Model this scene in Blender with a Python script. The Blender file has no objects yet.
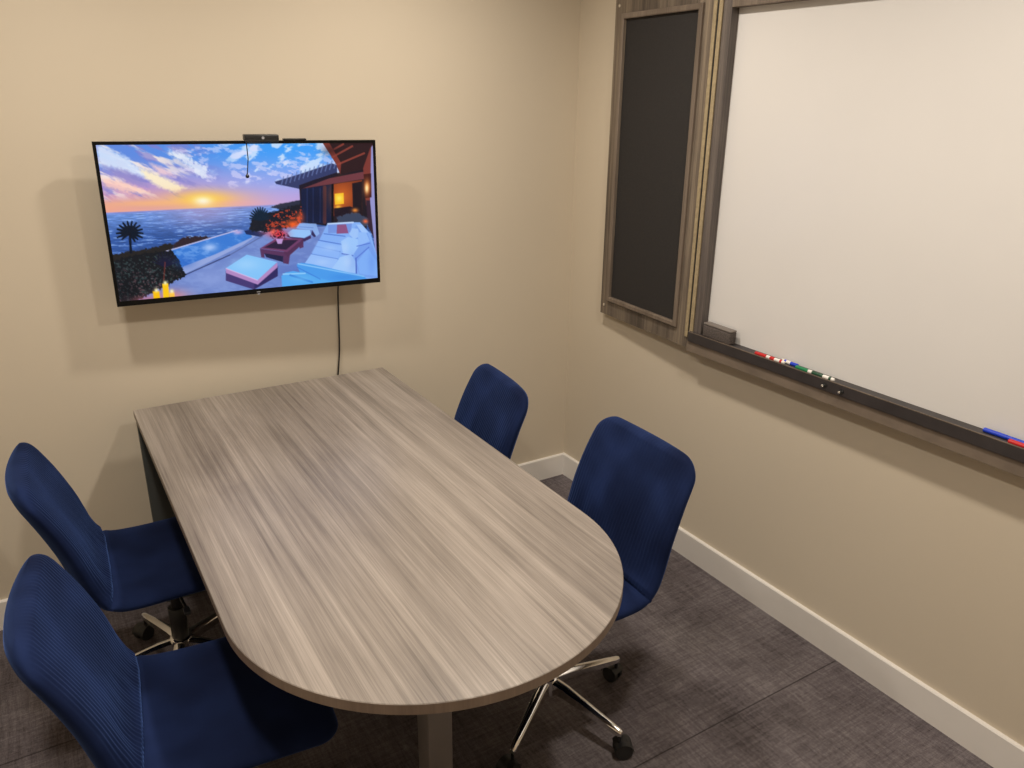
import bpy, bmesh, math, random
import numpy as np
from mathutils import Vector, Matrix, noise

scene = bpy.context.scene
PI = math.pi

# ------------------------------------------------------------------ camera
FPX = 785.72
yaw, pitch, roll = 0.553977, 0.3523, 0.0114009
fw = Vector((math.sin(yaw)*math.cos(pitch), math.cos(yaw)*math.cos(pitch), -math.sin(pitch)))
r0 = Vector((math.cos(yaw), -math.sin(yaw), 0)); u0 = r0.cross(fw)
rr = r0*math.cos(roll) + u0*math.sin(roll); uu = -r0*math.sin(roll) + u0*math.cos(roll)
cam_d = bpy.data.cameras.new('camera'); cam = bpy.data.objects.new('camera', cam_d)
scene.collection.objects.link(cam); scene.camera = cam
cam_d.sensor_fit = 'HORIZONTAL'; cam_d.sensor_width = 36.0; cam_d.lens = FPX*36.0/1024
cam_d.clip_start = 0.02
M = Matrix((( rr.x, uu.x, -fw.x, -2.07702),
            ( rr.y, uu.y, -fw.y, -2.86167),
            ( rr.z, uu.z, -fw.z,  1.76320), (0, 0, 0, 1)))
cam.matrix_world = M

# ------------------------------------------------------------------ world, lamps, exposure
w = bpy.data.worlds.new('world'); scene.world = w; w.use_nodes = True
w.node_tree.nodes['Background'].inputs[0].default_value = (1, .93, .82, 1)
w.node_tree.nodes['Background'].inputs[1].default_value = 0.0
scene.view_settings.view_transform = 'Standard'; scene.view_settings.look = 'None'
scene.view_settings.gamma = 1; scene.view_settings.use_curve_mapping = False
EXPO = -0.07
scene.view_settings.exposure = EXPO
CEIL = 2.55
LAMPS = [(-0.89, -0.81), (-2.05, -0.81), (-0.90, -2.05), (-2.06, -2.10)]
LAMP_W = [15.0, 11.0, 16.5, 15.0]
LAMP_COL = (1.0, 0.915, 0.805)

# ------------------------------------------------------------------ helpers
def link(o, parent=None):
    scene.collection.objects.link(o)
    if parent: o.parent = parent
    return o
def obj(name, bm, mat, parent=None, smooth=None, mats=None):
    me = bpy.data.meshes.new(name)
    bmesh.ops.recalc_face_normals(bm, faces=bm.faces)
    bm.to_mesh(me); bm.free()
    for m in (mats or [mat]): me.materials.append(m)
    o = bpy.data.objects.new(name, me); link(o, parent)
    if smooth is not None:
        for p in me.polygons: p.use_smooth = True
        if smooth < 180:
            es = me.edges
            me.set_sharp_from_angle(angle=math.radians(smooth))
    return o
def tag(o, label=None, cat=None, group=None, kind=None):
    if label: o['label'] = label
    if cat: o['category'] = cat
    if group: o['group'] = group
    if kind: o['kind'] = kind
    return o
def empty(name, loc, rz=0, label=None, cat=None, group=None):
    o = bpy.data.objects.new(name, None); link(o)
    o.location = loc; o.rotation_euler = (0, 0, rz); o.empty_display_size = .1
    return tag(o, label, cat, group)
def box(bm, x0, x1, y0, y1, z0, z1, bev=0, mi=0, seg=2, mat=None):
    g = bmesh.ops.create_cube(bm, size=1)
    vs = g['verts']
    for v in vs:
        v.co = Vector(((x0+x1)/2 + v.co.x*(x1-x0), (y0+y1)/2 + v.co.y*(y1-y0), (z0+z1)/2 + v.co.z*(z1-z0)))
    if mat is not None:
        for v in vs: v.co = mat @ v.co
    fs = set(f for v in vs for f in v.link_faces)
    for f in fs: f.material_index = mi
    if bev:
        es = set(e for v in vs for e in v.link_edges)
        bmesh.ops.bevel(bm, geom=list(es), offset=bev, segments=seg, profile=.5, affect='EDGES')
def cyl(bm, a, b, r0, r1=None, n=24, caps=True):
    a = Vector(a); b = Vector(b); r1 = r0 if r1 is None else r1
    d = (b-a); z = d.normalized(); x = z.orthogonal().normalized(); y = z.cross(x)
    A = []; B = []
    for i in range(n):
        t = 2*PI*i/n; q = x*math.cos(t) + y*math.sin(t)
        A.append(bm.verts.new(a+q*r0)); B.append(bm.verts.new(b+q*r1))
    for i in range(n): bm.faces.new((A[i], A[(i+1) % n], B[(i+1) % n], B[i]))
    if caps: bm.faces.new(A); bm.faces.new(B)
def lathe(bm, c, prof, axis='Z', n=32):
    # prof: list of (radius, height) from start to end; closed with caps when radius > 0
    c = Vector(c); rings = []
    ax = {'Z': (Vector((1,0,0)), Vector((0,1,0)), Vector((0,0,1))),
          'Y': (Vector((1,0,0)), Vector((0,0,1)), Vector((0,1,0))),
          'X': (Vector((0,1,0)), Vector((0,0,1)), Vector((1,0,0)))}[axis]
    for r, h in prof:
        rings.append([bm.verts.new(c + ax[0]*math.cos(2*PI*i/n)*r + ax[1]*math.sin(2*PI*i/n)*r + ax[2]*h) for i in range(n)])
    for A, B in zip(rings[:-1], rings[1:]):
        for i in range(n): bm.faces.new((A[i], A[(i+1) % n], B[(i+1) % n], B[i]))
    bm.faces.new(rings[0]); bm.faces.new(rings[-1])
def tube(bm, pts, r, n=10):
    pts = [Vector(p) for p in pts]; prev = None; up = None
    rings = []
    for i, p in enumerate(pts):
        d = (pts[min(i+1, len(pts)-1)] - pts[max(i-1, 0)]).normalized()
        if up is None: up = d.orthogonal().normalized()
        up = (up - d*up.dot(d)).normalized(); s = d.cross(up)
        rings.append([bm.verts.new(p + up*math.cos(2*PI*k/n)*r + s*math.sin(2*PI*k/n)*r) for k in range(n)])
    for A, B in zip(rings[:-1], rings[1:]):
        for i in range(n): bm.faces.new((A[i], A[(i+1) % n], B[(i+1) % n], B[i]))
    bm.faces.new(rings[0]); bm.faces.new(rings[-1])
def spline(P, n):
    # Catmull-Rom through control tuples
    P = [np.array(p, float) for p in P]; out = []
    Q = [2*P[0]-P[1]] + P + [2*P[-1]-P[-2]]
    for i in range(1, len(Q)-2):
        for k in range(n):
            t = k/n
            out.append(.5*((2*Q[i]) + (-Q[i-1]+Q[i+1])*t + (2*Q[i-1]-5*Q[i]+4*Q[i+1]-Q[i+2])*t*t + (-Q[i-1]+3*Q[i]-3*Q[i+1]+Q[i+2])*t**3))
    out.append(P[-1]); return out

# ------------------------------------------------------------------ materials
def s2l(c):
    return tuple((v/12.92 if v <= .04045 else ((v+.055)/1.055)**2.4) for v in c)
def rgb(r, g, b): return s2l((r/255, g/255, b/255)) + (1,)
class Mat:
    def __init__(s, name):
        s.m = bpy.data.materials.new(name); s.m.use_nodes = True
        s.nt = s.m.node_tree; s.b = s.nt.nodes['Principled BSDF']; s.coord = None
    def n(s, t, **kw):
        nd = s.nt.nodes.new(t)
        for k, v in kw.items():
            if k in nd.inputs: nd.inputs[k].default_value = v
            else: setattr(nd, k, v)
        return nd
    def l(s, a, b): s.nt.links.new(a, b)
    def vec(s, scale=(1,1,1), rot=(0,0,0), kind='Object'):
        tc = s.n('ShaderNodeTexCoord'); mp = s.n('ShaderNodeMapping')
        mp.inputs['Scale'].default_value = scale; mp.inputs['Rotation'].default_value = rot
        s.l(tc.outputs[kind], mp.inputs['Vector']); return mp.outputs[0]
    def noise(s, vec, scale, detail=4, rough=.55, dist=0):
        nd = s.n('ShaderNodeTexNoise'); s.l(vec, nd.inputs['Vector'])
        nd.inputs['Scale'].default_value = scale; nd.inputs['Detail'].default_value = detail
        nd.inputs['Roughness'].default_value = rough; nd.inputs['Distortion'].default_value = dist
        return nd.outputs['Fac']
    def ramp(s, fac, stops):
        r = s.n('ShaderNodeValToRGB'); s.l(fac, r.inputs[0]); e = r.color_ramp.elements
        while len(e) < len(stops): e.new(.5)
        for i, (p, c) in enumerate(stops): e[i].position = p; e[i].color = c
        return r.outputs[0]
    def mix(s, fac, a, b, mode='MIX'):
        x = s.n('ShaderNodeMix', data_type='RGBA', blend_type=mode)
        for sock, v in ((x.inputs[0], fac), (x.inputs[6], a), (x.inputs[7], b)):
            if hasattr(v, 'node'): s.l(v, sock)
            else: sock.default_value = v
        return x.outputs[2]
    def math(s, op, a, b=None):
        x = s.n('ShaderNodeMath', operation=op)
        for i, v in enumerate((a, b)):
            if v is None: continue
            if hasattr(v, 'node'): s.l(v, x.inputs[i])
            else: x.inputs[i].default_value = v
        return x.outputs[0]
    def bump(s, h, strength=.2, dist=.002):
        b = s.n('ShaderNodeBump'); b.inputs['Strength'].default_value = strength
        b.inputs['Distance'].default_value = dist
        s.l(h, b.inputs['Height']); s.l(b.outputs[0], s.b.inputs['Normal'])
    def set(s, **kw):
        for k, v in kw.items():
            i = s.b.inputs[k.replace('_', ' ')]
            if hasattr(v, 'node'): s.l(v, i)
            else: i.default_value = v
        return s.m
def simple(name, col, rough=.5, metal=0, var=.04, scale=30, bump=0):
    m = Mat(name); v = m.vec()
    f = m.noise(v, scale, 3)
    dark = tuple(c*(1-var*2) for c in col[:3]) + (1,)
    lite = tuple(min(1, c*(1+var*2)) for c in col[:3]) + (1,)
    m.set(Base_Color=m.ramp(f, [(.3, dark), (.7, lite)]), Roughness=rough, Metallic=metal)
    if bump: m.bump(f, bump)
    return m.m

def wall_paint():
    m = Mat('beige_wall_paint'); v = m.vec()
    f = m.noise(v, 1.1, 2); g = m.noise(v, 260, 3)
    m.set(Base_Color=m.ramp(f, [(.3, (.610, .532, .418, 1)), (.7, (.630, .552, .436, 1))]), Roughness=.62)
    m.b.inputs['Specular IOR Level'].default_value = .3
    m.bump(g, .12, .001); return m.m
def carpet():
    m = Mat('charcoal_woven_carpet'); 
    vx = m.vec((5, 60, 1)); vy = m.vec((60, 5, 1)); v = m.vec()
    a = m.noise(vx, 1.6, 5, .7); b = m.noise(vy, 1.6, 5, .7)
    fine = m.noise(m.vec((60, 240, 1)), 1.2, 4, .8); fine2 = m.noise(m.vec((240, 60, 1)), 1.2, 4, .8)
    big = m.noise(v, 2.6, 4, .6)
    s1 = m.math('ADD', m.math('MULTIPLY', a, .22), m.math('MULTIPLY', b, .22))
    s2 = m.math('ADD', m.math('MULTIPLY', fine, .2), m.math('MULTIPLY', fine2, .2))
    s3 = m.math('ADD', m.math('ADD', s1, s2), m.math('MULTIPLY', big, .3))
    col = m.ramp(s3, [(.42, rgb(45, 41, 41)), (.50, rgb(75, 69, 69)), (.57, rgb(98, 92, 92)), (.68, rgb(130, 124, 122))])
    hue = m.noise(v, 1.7, 2)
    col = m.mix(m.math('MULTIPLY', hue, .5), col, m.mix(1.0, col, (.95, .86, 1.05, 1), 'MULTIPLY'))
    # tile seams
    tc = m.n('ShaderNodeTexCoord'); sp = m.n('ShaderNodeSeparateXYZ'); m.l(tc.outputs['Object'], sp.inputs[0])
    q = m.math('ABSOLUTE', m.math('SUBTRACT', m.math('FRACT', m.math('MULTIPLY', m.math('ADD', sp.outputs[1], 1.607+10*.914), 1/.914)), .5))
    seam = m.math('GREATER_THAN', q, .4975)
    col = m.mix(m.math('MULTIPLY', seam, .6), col, rgb(30, 26, 24))
    m.set(Base_Color=col, Roughness=.95)
    m.b.inputs['Specular IOR Level'].default_value = .15
    m.bump(s2, .7, .004); return m.m
def laminate(name, axis, dark, mid, lite, sc=1.0, rough=.38):
    m = Mat(name)
    st = {'Y': (1, .045, 1), 'Z': (1, 1, .05)}[axis]
    wv = m.noise(m.vec(st), 3.0*sc, 3, .5)
    tcv = m.vec(st)
    # warp across the grain so the figure wanders
    add = m.n('ShaderNodeVectorMath', operation='ADD'); cmb = m.n('ShaderNodeCombineXYZ')
    m.l(m.math('MULTIPLY', wv, .10), cmb.inputs[0]); m.l(m.math('MULTIPLY', wv, .10 if axis == 'Z' else 0), cmb.inputs[1])
    m.l(tcv, add.inputs[0]); m.l(cmb.outputs[0], add.inputs[1]); V = add.outputs[0]
    a = m.noise(V, 7*sc, 3, .55)
    stb = {'Y': (1, .016, 1), 'Z': (1, 1, .02)}[axis]
    ad2 = m.n('ShaderNodeVectorMath', operation='ADD'); m.l(m.vec(stb), ad2.inputs[0]); m.l(cmb.outputs[0], ad2.inputs[1])
    b = m.noise(ad2.outputs[0], 46*sc, 6, .75, .1)
    sth = {'Y': (1, .008, 1), 'Z': (1, 1, .01)}[axis]
    c = m.noise(m.vec(sth), 230*sc, 4, .85)
    knots = m.noise(m.vec({'Y': (1, .35, 1), 'Z': (1, 1, .3)}[axis]), 5*sc, 3, .5, .8)
    s = m.math('ADD', m.math('MULTIPLY', a, .26), m.math('MULTIPLY', b, .33))
    s = m.math('ADD', s, m.math('MULTIPLY', c, .26)); s = m.math('ADD', s, m.math('MULTIPLY', knots, .15))
    col = m.ramp(s, [(.39, dark), (.50, mid), (.61, lite)])
    m.set(Base_Color=col, Roughness=rough); m.bump(c, .06, .0005); return m.m
def velvet():
    m = Mat('navy_velvet'); v = m.vec()
    f = m.noise(v, 4.5, 2, .5); g = m.noise(v, 900, 2)
    m.set(Base_Color=m.ramp(f, [(.36, (.0044, .0080, .029, 1)), (.52, (.0066, .0125, .044, 1)), (.68, (.0115, .022, .076, 1))]), Roughness=.85,
          Sheen_Weight=.60, Sheen_Roughness=.35, Sheen_Tint=(.11, .21, .58, 1))
    m.b.inputs['Specular IOR Level'].default_value = .08
    m.bump(g, .15, .0006); return m.m
def metal(name, col, rough):
    m = Mat(name); f = m.noise(m.vec(), 60, 2)
    m.set(Base_Color=col, Metallic=1.0, Roughness=m.ramp(f, [(.3, (rough*.8,)*3+(1,)), (.7, (rough*1.2,)*3+(1,))])); return m.m

WALL = wall_paint(); CARPET = carpet()
CEILM = simple('white_ceiling_tile', (.86, .85, .82), .9, 0, .02, 60, .1)
BASE = simple('white_trim_paint', (.80, .765, .72), .35, 0, .01, 8)
TOP = laminate('grey_oak_laminate', 'Y', rgb(89, 81, 76), rgb(132, 123, 115), rgb(166, 156, 147), 1.0, .34)
EDGE = laminate('grey_oak_edge_band', 'Z', rgb(112, 96, 84), rgb(126, 110, 97), rgb(140, 124, 110), .3, .45)
BARN = laminate('weathered_grey_wood', 'Z', rgb(52, 45, 39), rgb(98, 87, 76), rgb(146, 131, 112), 1.2, .6)
DARKWOOD = laminate('dark_grey_wood', 'Z', rgb(60, 54, 52), rgb(92, 84, 80), rgb(122, 112, 103), 1.3, .55)
TRIMWOOD = laminate('taupe_trim_wood', 'Z', rgb(86, 75, 65), rgb(112, 99, 87), rgb(132, 119, 106), 1.3, .5)
TRAYM = simple('dark_tray_laminate', rgb(54, 49, 49), .5, 0, .08, 18)
RAILM = simple('brown_grey_rail', rgb(118, 105, 92), .55, 0, .08, 14)
STRIP = simple('tan_hinge_strip', rgb(158, 142, 112), .45, 0, .08, 90)
FELT = simple('black_pin_board', rgb(38, 35, 34), .85, 0, .06, 120, .1)
WHITE = simple('whiteboard_enamel', (.725, .705, .685), .28, 0, .006, 3)
VELVET = velvet()
CHROME = metal('polished_chrome', (.82, .80, .77, 1), .10)
STEEL = metal('brushed_steel', (.62, .60, .57, 1), .30)
BLACKP = simple('black_plastic', (.012, .012, .013), .38, 0, .05, 40)
RUBBER = simple('dark_rubber', (.018, .018, .019), .6, 0, .05, 40)
BEZEL = simple('black_gloss_plastic', (.003, .003, .0035), .3, 0, .05, 40); BEZEL.node_tree.nodes['Principled BSDF'].inputs['Specular IOR Level'].default_value = .2
PANELM = simple('dark_grey_panel', rgb(74, 76, 74), .55, 0, .03, 10)
COLM = simple('grey_powder_coat', rgb(120, 114, 112), .42, 0, .03, 10)
SCREWM = metal('bright_screw', (.9, .88, .84, 1), .2)
GREYP = simple('grey_print', rgb(150, 150, 155), .4, 0, .02, 40)
def plastic(name, c): return simple(name, c, .35, 0, .02, 40)
RED = plastic('red_marker_plastic', rgb(190, 34, 34)); BLUE = plastic('blue_marker_plastic', rgb(28, 60, 190))
GREEN = plastic('green_marker_plastic', rgb(22, 120, 74)); WHITEP = plastic('white_marker_plastic', rgb(228, 224, 218))
DGREEN = plastic('dark_green_print', rgb(30, 70, 48)); ERASM = simple('charcoal_felt', rgb(84, 76, 72), .95, 0, .35, 260, .6)
ERASB = simple('black_eraser_back', rgb(112, 104, 98), .5, 0, .04, 60)

# ------------------------------------------------------------------ room shell
XW, YF = -3.00, -3.25
def struct(name, bm, m): return tag(obj(name, bm, m), kind='structure')
bm = bmesh.new(); box(bm, XW-.1, .1, YF-.1, .1, -.1, 0); struct('floor', bm, CARPET)
bm = bmesh.new(); box(bm, XW-.1, .1, YF-.1, .1, CEIL, CEIL+.1); struct('ceiling', bm, CEILM)
bm = bmesh.new(); box(bm, XW-.1, .1, 0, .1, 0, CEIL); struct('wall_back', bm, WALL)
bm = bmesh.new(); box(bm, 0, .1, YF, 0, 0, CEIL); struct('wall_right', bm, WALL)
bm = bmesh.new(); box(bm, XW-.1, XW, YF, 0, 0, CEIL); struct('wall_left', bm, WALL)
bm = bmesh.new(); box(bm, XW-.1, .1, YF-.1, YF, 0, CEIL); struct('wall_front', bm, WALL)
BH, BT = .1105, .0135
def baseboard(name, horizontal):
    bm = bmesh.new()
    prof = [(0, 0), (BT, 0), (BT, BH-.004), (BT-.003, BH), (0, BH)]
    def sec(t):
        if horizontal: return [bm.verts.new((t, -d, z)) for d, z in prof]
        return [bm.verts.new((-d, t, z)) for d, z in prof]
    A, B = (sec(XW), sec(0)) if horizontal else (sec(YF), sec(-BT))
    for i in range(len(prof)): bm.faces.new((A[i], A[(i+1) % 5], B[(i+1) % 5], B[i]))
    bm.faces.new(A); bm.faces.new(B); struct(name, bm, BASE)
baseboard('baseboard_back', True); baseboard('baseboard_right', False)

# ------------------------------------------------------------------ ceiling lights
for i, (x, y) in enumerate(LAMPS):
    where = ['in the corner between television wall and whiteboard wall', 'near the television wall on the left side',
             'in front of the whiteboard wall, away from the corner', 'over the left side, furthest from the television'][i]
    t = empty('ceiling_light', (x, y, CEIL), 0, 'round white recessed downlight '+where, 'ceiling light', 'recessed ceiling downlights')
    bm = bmesh.new()
    n = 40; prof = [(.095, 0), (.095, -.006), (.080, -.009), (.075, -.003), (.075, 0)]
    rings = [[bm.verts.new((r*math.cos(2*PI*k/n), r*math.sin(2*PI*k/n), z)) for k in range(n)] for r, z in prof]
    for A, B in zip(rings, rings[1:] + rings[:1]):
        for k in range(n): bm.faces.new((A[k], A[(k+1) % n], B[(k+1) % n], B[k]))
    obj('trim_ring', bm, BASE, t, 40)
    em = Mat('lit_lens'); em.set(Base_Color=(.9, .9, .9, 1), Emission_Color=LAMP_COL+(1,), Emission_Strength=3.0)
    bm = bmesh.new(); cyl(bm, (0, 0, -.0005), (0, 0, -.002), .0745, n=40); obj('lens', bm, em.m, t)
    ld = bpy.data.lights.new('downlight', 'AREA'); ld.shape = 'DISK'; ld.size = .14; ld.energy = LAMP_W[i]
    ld.color = LAMP_COL; ld.spread = math.radians(160)
    lo = bpy.data.objects.new('lamp', ld); link(lo, t); lo.location = (0, 0, -.004)

# ------------------------------------------------------------------ table
TX0, TX1, TY0, TZ, TT = -1.872, -.963, -.083, .744, .025
R_ = (TX1-TX0)/2; TCX = (TX0+TX1)/2; TYC = -1.88 + R_
table = empty('conference_table', (TCX, -.98, 0), 0,
              'grey oak laminate conference table with a square far end and a rounded near end', 'table')
off = Vector((-TCX, .98, 0))
bm = bmesh.new()
out = [(TX0, TY0), (TX0, TYC)] + [(TCX - R_*math.cos(a), TYC - R_*math.sin(a)) for a in np.linspace(0, PI, 73)[1:-1]] + [(TX1, TYC), (TX1, TY0)]
def inset(o, d):
    res = []
    for x, y in o:
        if y >= TYC:
            nx = TX0 + d if x < TCX else TX1 - d; ny = y - d if y > -.2 else y
        else:
            v = Vector((x-TCX, y-TYC)); v *= (R_-d)/v.length; nx, ny = TCX+v.x, TYC+v.y
        res.append((nx, ny))
    return res
levels = [(.0015, TZ-TT), (0, TZ-TT+.0015), (0, TZ-.0015), (.0015, TZ)]
rings = [[bm.verts.new(Vector((x, y, z))+off) for x, y in inset(out, d)] for d, z in levels]
n = len(out)
for li, (A, B) in enumerate(zip(rings[:-1], rings[1:])):
    for i in range(n):
        f = bm.faces.new((A[i], A[(i+1) % n], B[(i+1) % n], B[i])); f.material_index = 1 if li < 2 else 0
f = bm.faces.new(rings[0]); f.material_index = 1
bm.faces.new(rings[-1])
obj('table_top', bm, TOP, table, None, [TOP, EDGE])
bm = bmesh.new(); box(bm, TX0+.002, TX1-.002, -.135, -.107, .0, TZ-TT, .0015, mat=Matrix.Translation(off)); obj('end_panel', bm, PANELM, table)
bm = bmesh.new(); c = Vector((TCX-.004, -1.455, 0)) + off
box(bm, c.x-.033, c.x+.033, c.y-.033, c.y+.033, .012, TZ-TT-.006, .004, seg=3)
obj('leg_column', bm, COLM, table, 30)
bm = bmesh.new(); box(bm, c.x-.24, c.x+.24, c.y-.045, c.y+.045, 0, .012, .003); obj('foot_plate', bm, PANELM, table)
bm = bmesh.new(); box(bm, c.x-.12, c.x+.12, c.y-.12, c.y+.12, TZ-TT-.006, TZ-TT, .001); obj('mounting_plate', bm, PANELM, table)

# ------------------------------------------------------------------ chairs
def shell_part(name, pts, parent, ribs, w_end0, w_end1, N=240, seed=0):
    # pts: resampled (x, z, thick, width, wrap); a padded slab lofted along the profile
    P = np.array(pts); L = np.concatenate([[0], np.cumsum(np.hypot(*np.diff(P[:, :2], axis=0).T))]); T = L[-1]
    bm = bmesh.new(); rings = []; phi = np.linspace(-PI/2, PI/2, N); nb = 60; phb = np.linspace(PI/2, -PI/2, nb)[1:-1]
    m = len(P)
    for i in range(m):
        x, z, th, wd, wrap = P[i]; d = P[min(i+1, m-1), :2] - P[max(i-1, 0), :2]; d /= np.linalg.norm(d)
        nrm = np.array([d[1], -d[0]])                # towards the sitter
        d0, d1 = L[i], T-L[i]; hw = wd/2; tf = 1.0
        for dd, (rad, et) in ((d0, w_end0), (d1, w_end1)):
            if rad and dd < rad: hw = hw - rad + math.sqrt(max(rad*rad-(rad-dd)**2, 0))
            if et and dd < et: tf *= math.sqrt(max(1-((et-dd)/et)**2, .0))
        hw = max(hw, .004); tf = max(tf, .06)
        ring = []; dc = d1 if not ribs else d0
        for k, ph in enumerate(list(phi)+list(phb)):
            s = math.sin(ph); front = k < N
            e = (1-abs(s)**5)**.5 * th/2 * tf
            y = s*hw
            crown = (.010 if front else .006)*(1-s*s)*tf*ribs
            o = wrap*(s*s) + ((e + crown) if front else -(e + crown))
            if front and abs(s) < .9995:
                dy = min(hw-abs(y), .03)/.03
                q = Vector((x*6, y*9, z*6+seed))
                if ribs:
                    wob = .0035*noise.noise(Vector((y*10, z*7, seed))) + .010*noise.noise(Vector((y*3, z*4, 5+seed)))*max(0, (.72-z)/.3)
                    o += .0006*math.sin(2*PI*(y+wob)/.0125)*min(1, dy*1.5)*tf
                    low = max(0, min(1, (.66-z)/.15))
                    o += .004*low*noise.noise(Vector((y*26, z*9, 3+seed)))*dy
                else:
                    o += .0035*noise.noise(q)*dy - .010*math.exp(-(x+.03)**2/.02)*(1-s*s)
            elif not front:
                o += .002*noise.noise(Vector((y*8, z*6, 9+x)))
            if front: o -= .009*math.exp(-(dc/.010)**2)
            ring.append(bm.verts.new((x+nrm[0]*o, y, z+nrm[1]*o)))
        rings.append(ring)
    K = len(rings[0])
    for A, B in zip(rings[:-1], rings[1:]):
        for k in range(K): bm.faces.new((A[k], A[(k+1) % K], B[(k+1) % K], B[k]))
    bm.faces.new(rings[0]); bm.faces.new(rings[-1])
    return obj(name, bm, VELVET, parent, 60)
def resample(ctrl, n):
    S = np.array(spline(ctrl, 20)); L = np.concatenate([[0], np.cumsum(np.hypot(*np.diff(S[:, :2], axis=0).T))])
    # denser near both ends
    t = np.linspace(0, 1, n); t = .5-.5*np.cos(PI*t); t = .6*t + .4*np.linspace(0, 1, n)
    return np.array([[np.interp(q*L[-1], L, S[:, j]) for j in range(S.shape[1])] for q in t])

CH_LABEL = {}
def make_chair(label):
    t = empty('office_chair', (0, 0, 0), 0, label, 'chair', 'navy velvet swivel chairs around the table')
    # seat cushion and backrest share one continuous L-shaped profile, split at the crease
    prof = resample([(.238, .423, .054, .45, .0), (.14, .429, .060, .458, .0), (.02, .428, .064, .455, .0), (-.09, .427, .064, .46, .0),
                     (-.155, .432, .064, .46, .004), (-.196, .460, .064, .46, .010), (-.224, .512, .062, .46, .016), (-.254, .60, .058, .458, .022),
                     (-.288, .685, .055, .450, .024), (-.321, .762, .050, .438, .020), (-.340, .811, .044, .412, .014)], 190)
    cut = int(np.argmax((prof[:, 0] < -.15) & (prof[:, 1] > .440)))
    shell_part('seat', prof[:cut+1], t, 0, (.055, .028), (.0, .0), 90)
    shell_part('backrest', prof[cut:], t, 1, (.0, .0), (.065, .022), 260)
    # mechanism
    bm = bmesh.new(); box(bm, -.09, .09, -.07, .07, .355, .385, .008); box(bm, -.05, .05, -.045, .045, .335, .36, .01)
    mech = obj('seat_plate', bm, BLACKP, t, 40)
    bm = bmesh.new(); tube(bm, [(0, -.05, .352), (.01, -.12, .348), (.015, -.185, .352)], .0045, 10); box(bm, .006, .024, -.215, -.180, .347, .357, .004)
    obj('height_lever', bm, BLACKP, mech, 40)
    bm = bmesh.new(); lathe(bm, (0, 0, 0), [(.024, .13), (.0255, .132), (.0255, .245), (.024, .247)]); lathe(bm, (0, 0, 0), [(.014, .245), (.014, .352)], n=24)
    obj('gas_column', bm, BLACKP, t, 40)
    bm = bmesh.new(); lathe(bm, (0, 0, 0), [(.026, .075), (.034, .080), (.036, .120), (.033, .134), (.027, .138)])
    hub = obj('base_hub', bm, CHROME, t, 40)
    return t
def add_base(t, ang):
    for k in range(5):
        a = ang + k*2*PI/5; ca, sa = math.cos(a), math.sin(a)
        M4 = Matrix.Rotation(a, 4, 'Z')
        bm = bmesh.new()
        # inverted channel arm: rounded ridge, tapering outwards and sloping down
        secs = []
        for r, zt, hw_, hh in ((.024, .132, .017, .040), (.07, .129, .0155, .034), (.15, .115, .013, .028), (.22, .102, .011, .023), (.262, .094, .0095, .019), (.270, .090, .007, .014)):
            pr = [(-hw_, -hh), (-hw_, -.006), (-hw_*.55, -.0005), (0, .001), (hw_*.55, -.0005), (hw_, -.006), (hw_, -hh), (hw_*.6, -hh), (hw_*.5, -.010), (-hw_*.5, -.010), (-hw_*.6, -hh)]
            secs.append([bm.verts.new(M4 @ Vector((r, y, zt+z))) for y, z in pr])
        for A, B in zip(secs[:-1], secs[1:]):
            for i in range(len(A)): bm.faces.new((A[i], A[(i+1) % len(A)], B[(i+1) % len(A)], B[i]))
        bm.faces.new(secs[0]); bm.faces.new(secs[-1])
        leg = obj('leg', bm, CHROME, t, 35)
        # twin-wheel caster
        cz = .026; cen = M4 @ Vector((.262, 0, 0)); sw = a + 1.9 + k*1.3
        C4 = Matrix.Translation(Vector((cen.x, cen.y, 0))) @ Matrix.Rotation(sw, 4, 'Z')
        bm = bmesh.new()
        for s in (-1, 1):
            b2 = bmesh.new()
            lathe(b2, (.012, s*.0055 if s > 0 else -.0215, cz), [(.017, 0), (.0245, .001), (.026, .004), (.026, .012), (.0245, .015), (.017, .016)], 'Y', 28)
            for v in b2.verts: v.co = C4 @ v.co
            me = bpy.data.meshes.new('tmp'); b2.to_mesh(me); b2.free(); bm.from_mesh(me); bpy.data.meshes.remove(me)
        cs = obj('caster', bm, RUBBER, t, 40)
        bm = bmesh.new()
        b2 = bmesh.new(); 
        # hood over the wheels and stem
        n_ = 14; ring0 = []; ring1 = []
        for i in range(n_+1):
            th = PI*(.05 + .80*i/n_)
            for lst, y in ((ring0, -.0045), (ring1, .0045)):
                lst.append((b2.verts.new((.012+.029*math.cos(th), y*5.2, cz+.029*math.sin(th))), b2.verts.new((.012+.0268*math.cos(th), y*5.2, cz+.0268*math.sin(th)))))
        for i in range(n_):
            b2.faces.new((ring0[i][0], ring0[i+1][0], ring1[i+1][0], ring1[i][0])); b2.faces.new((ring0[i][1], ring1[i][1], ring1[i+1][1], ring0[i+1][1]))
            b2.faces.new((ring0[i][0], ring0[i][1], ring0[i+1][1], ring0[i+1][0])); b2.faces.new((ring1[i][0], ring1[i+1][0], ring1[i+1][1], ring1[i][1]))
        b2.faces.new((ring0[0][0], ring1[0][0], ring1[0][1], ring0[0][1])); b2.faces.new((ring0[-1][0], ring0[-1][1], ring1[-1][1], ring1[-1][0]))
        box(b2, 0, .024, -.0045, .0045, cz-.004, cz+.028, 0)
        cyl(b2, (0, 0, cz+.02), (0, 0, .080), .0055, n=14)
        for v in b2.verts: v.co = C4 @ v.co
        me = bpy.data.meshes.new('tmp'); b2.to_mesh(me); b2.free(); bm.from_mesh(me); bpy.data.meshes.remove(me)
        obj('caster_hood', bm, BLACKP, cs, 40)
proto = make_chair('navy velvet swivel chair by the rounded table end, on the whiteboard side')
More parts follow.
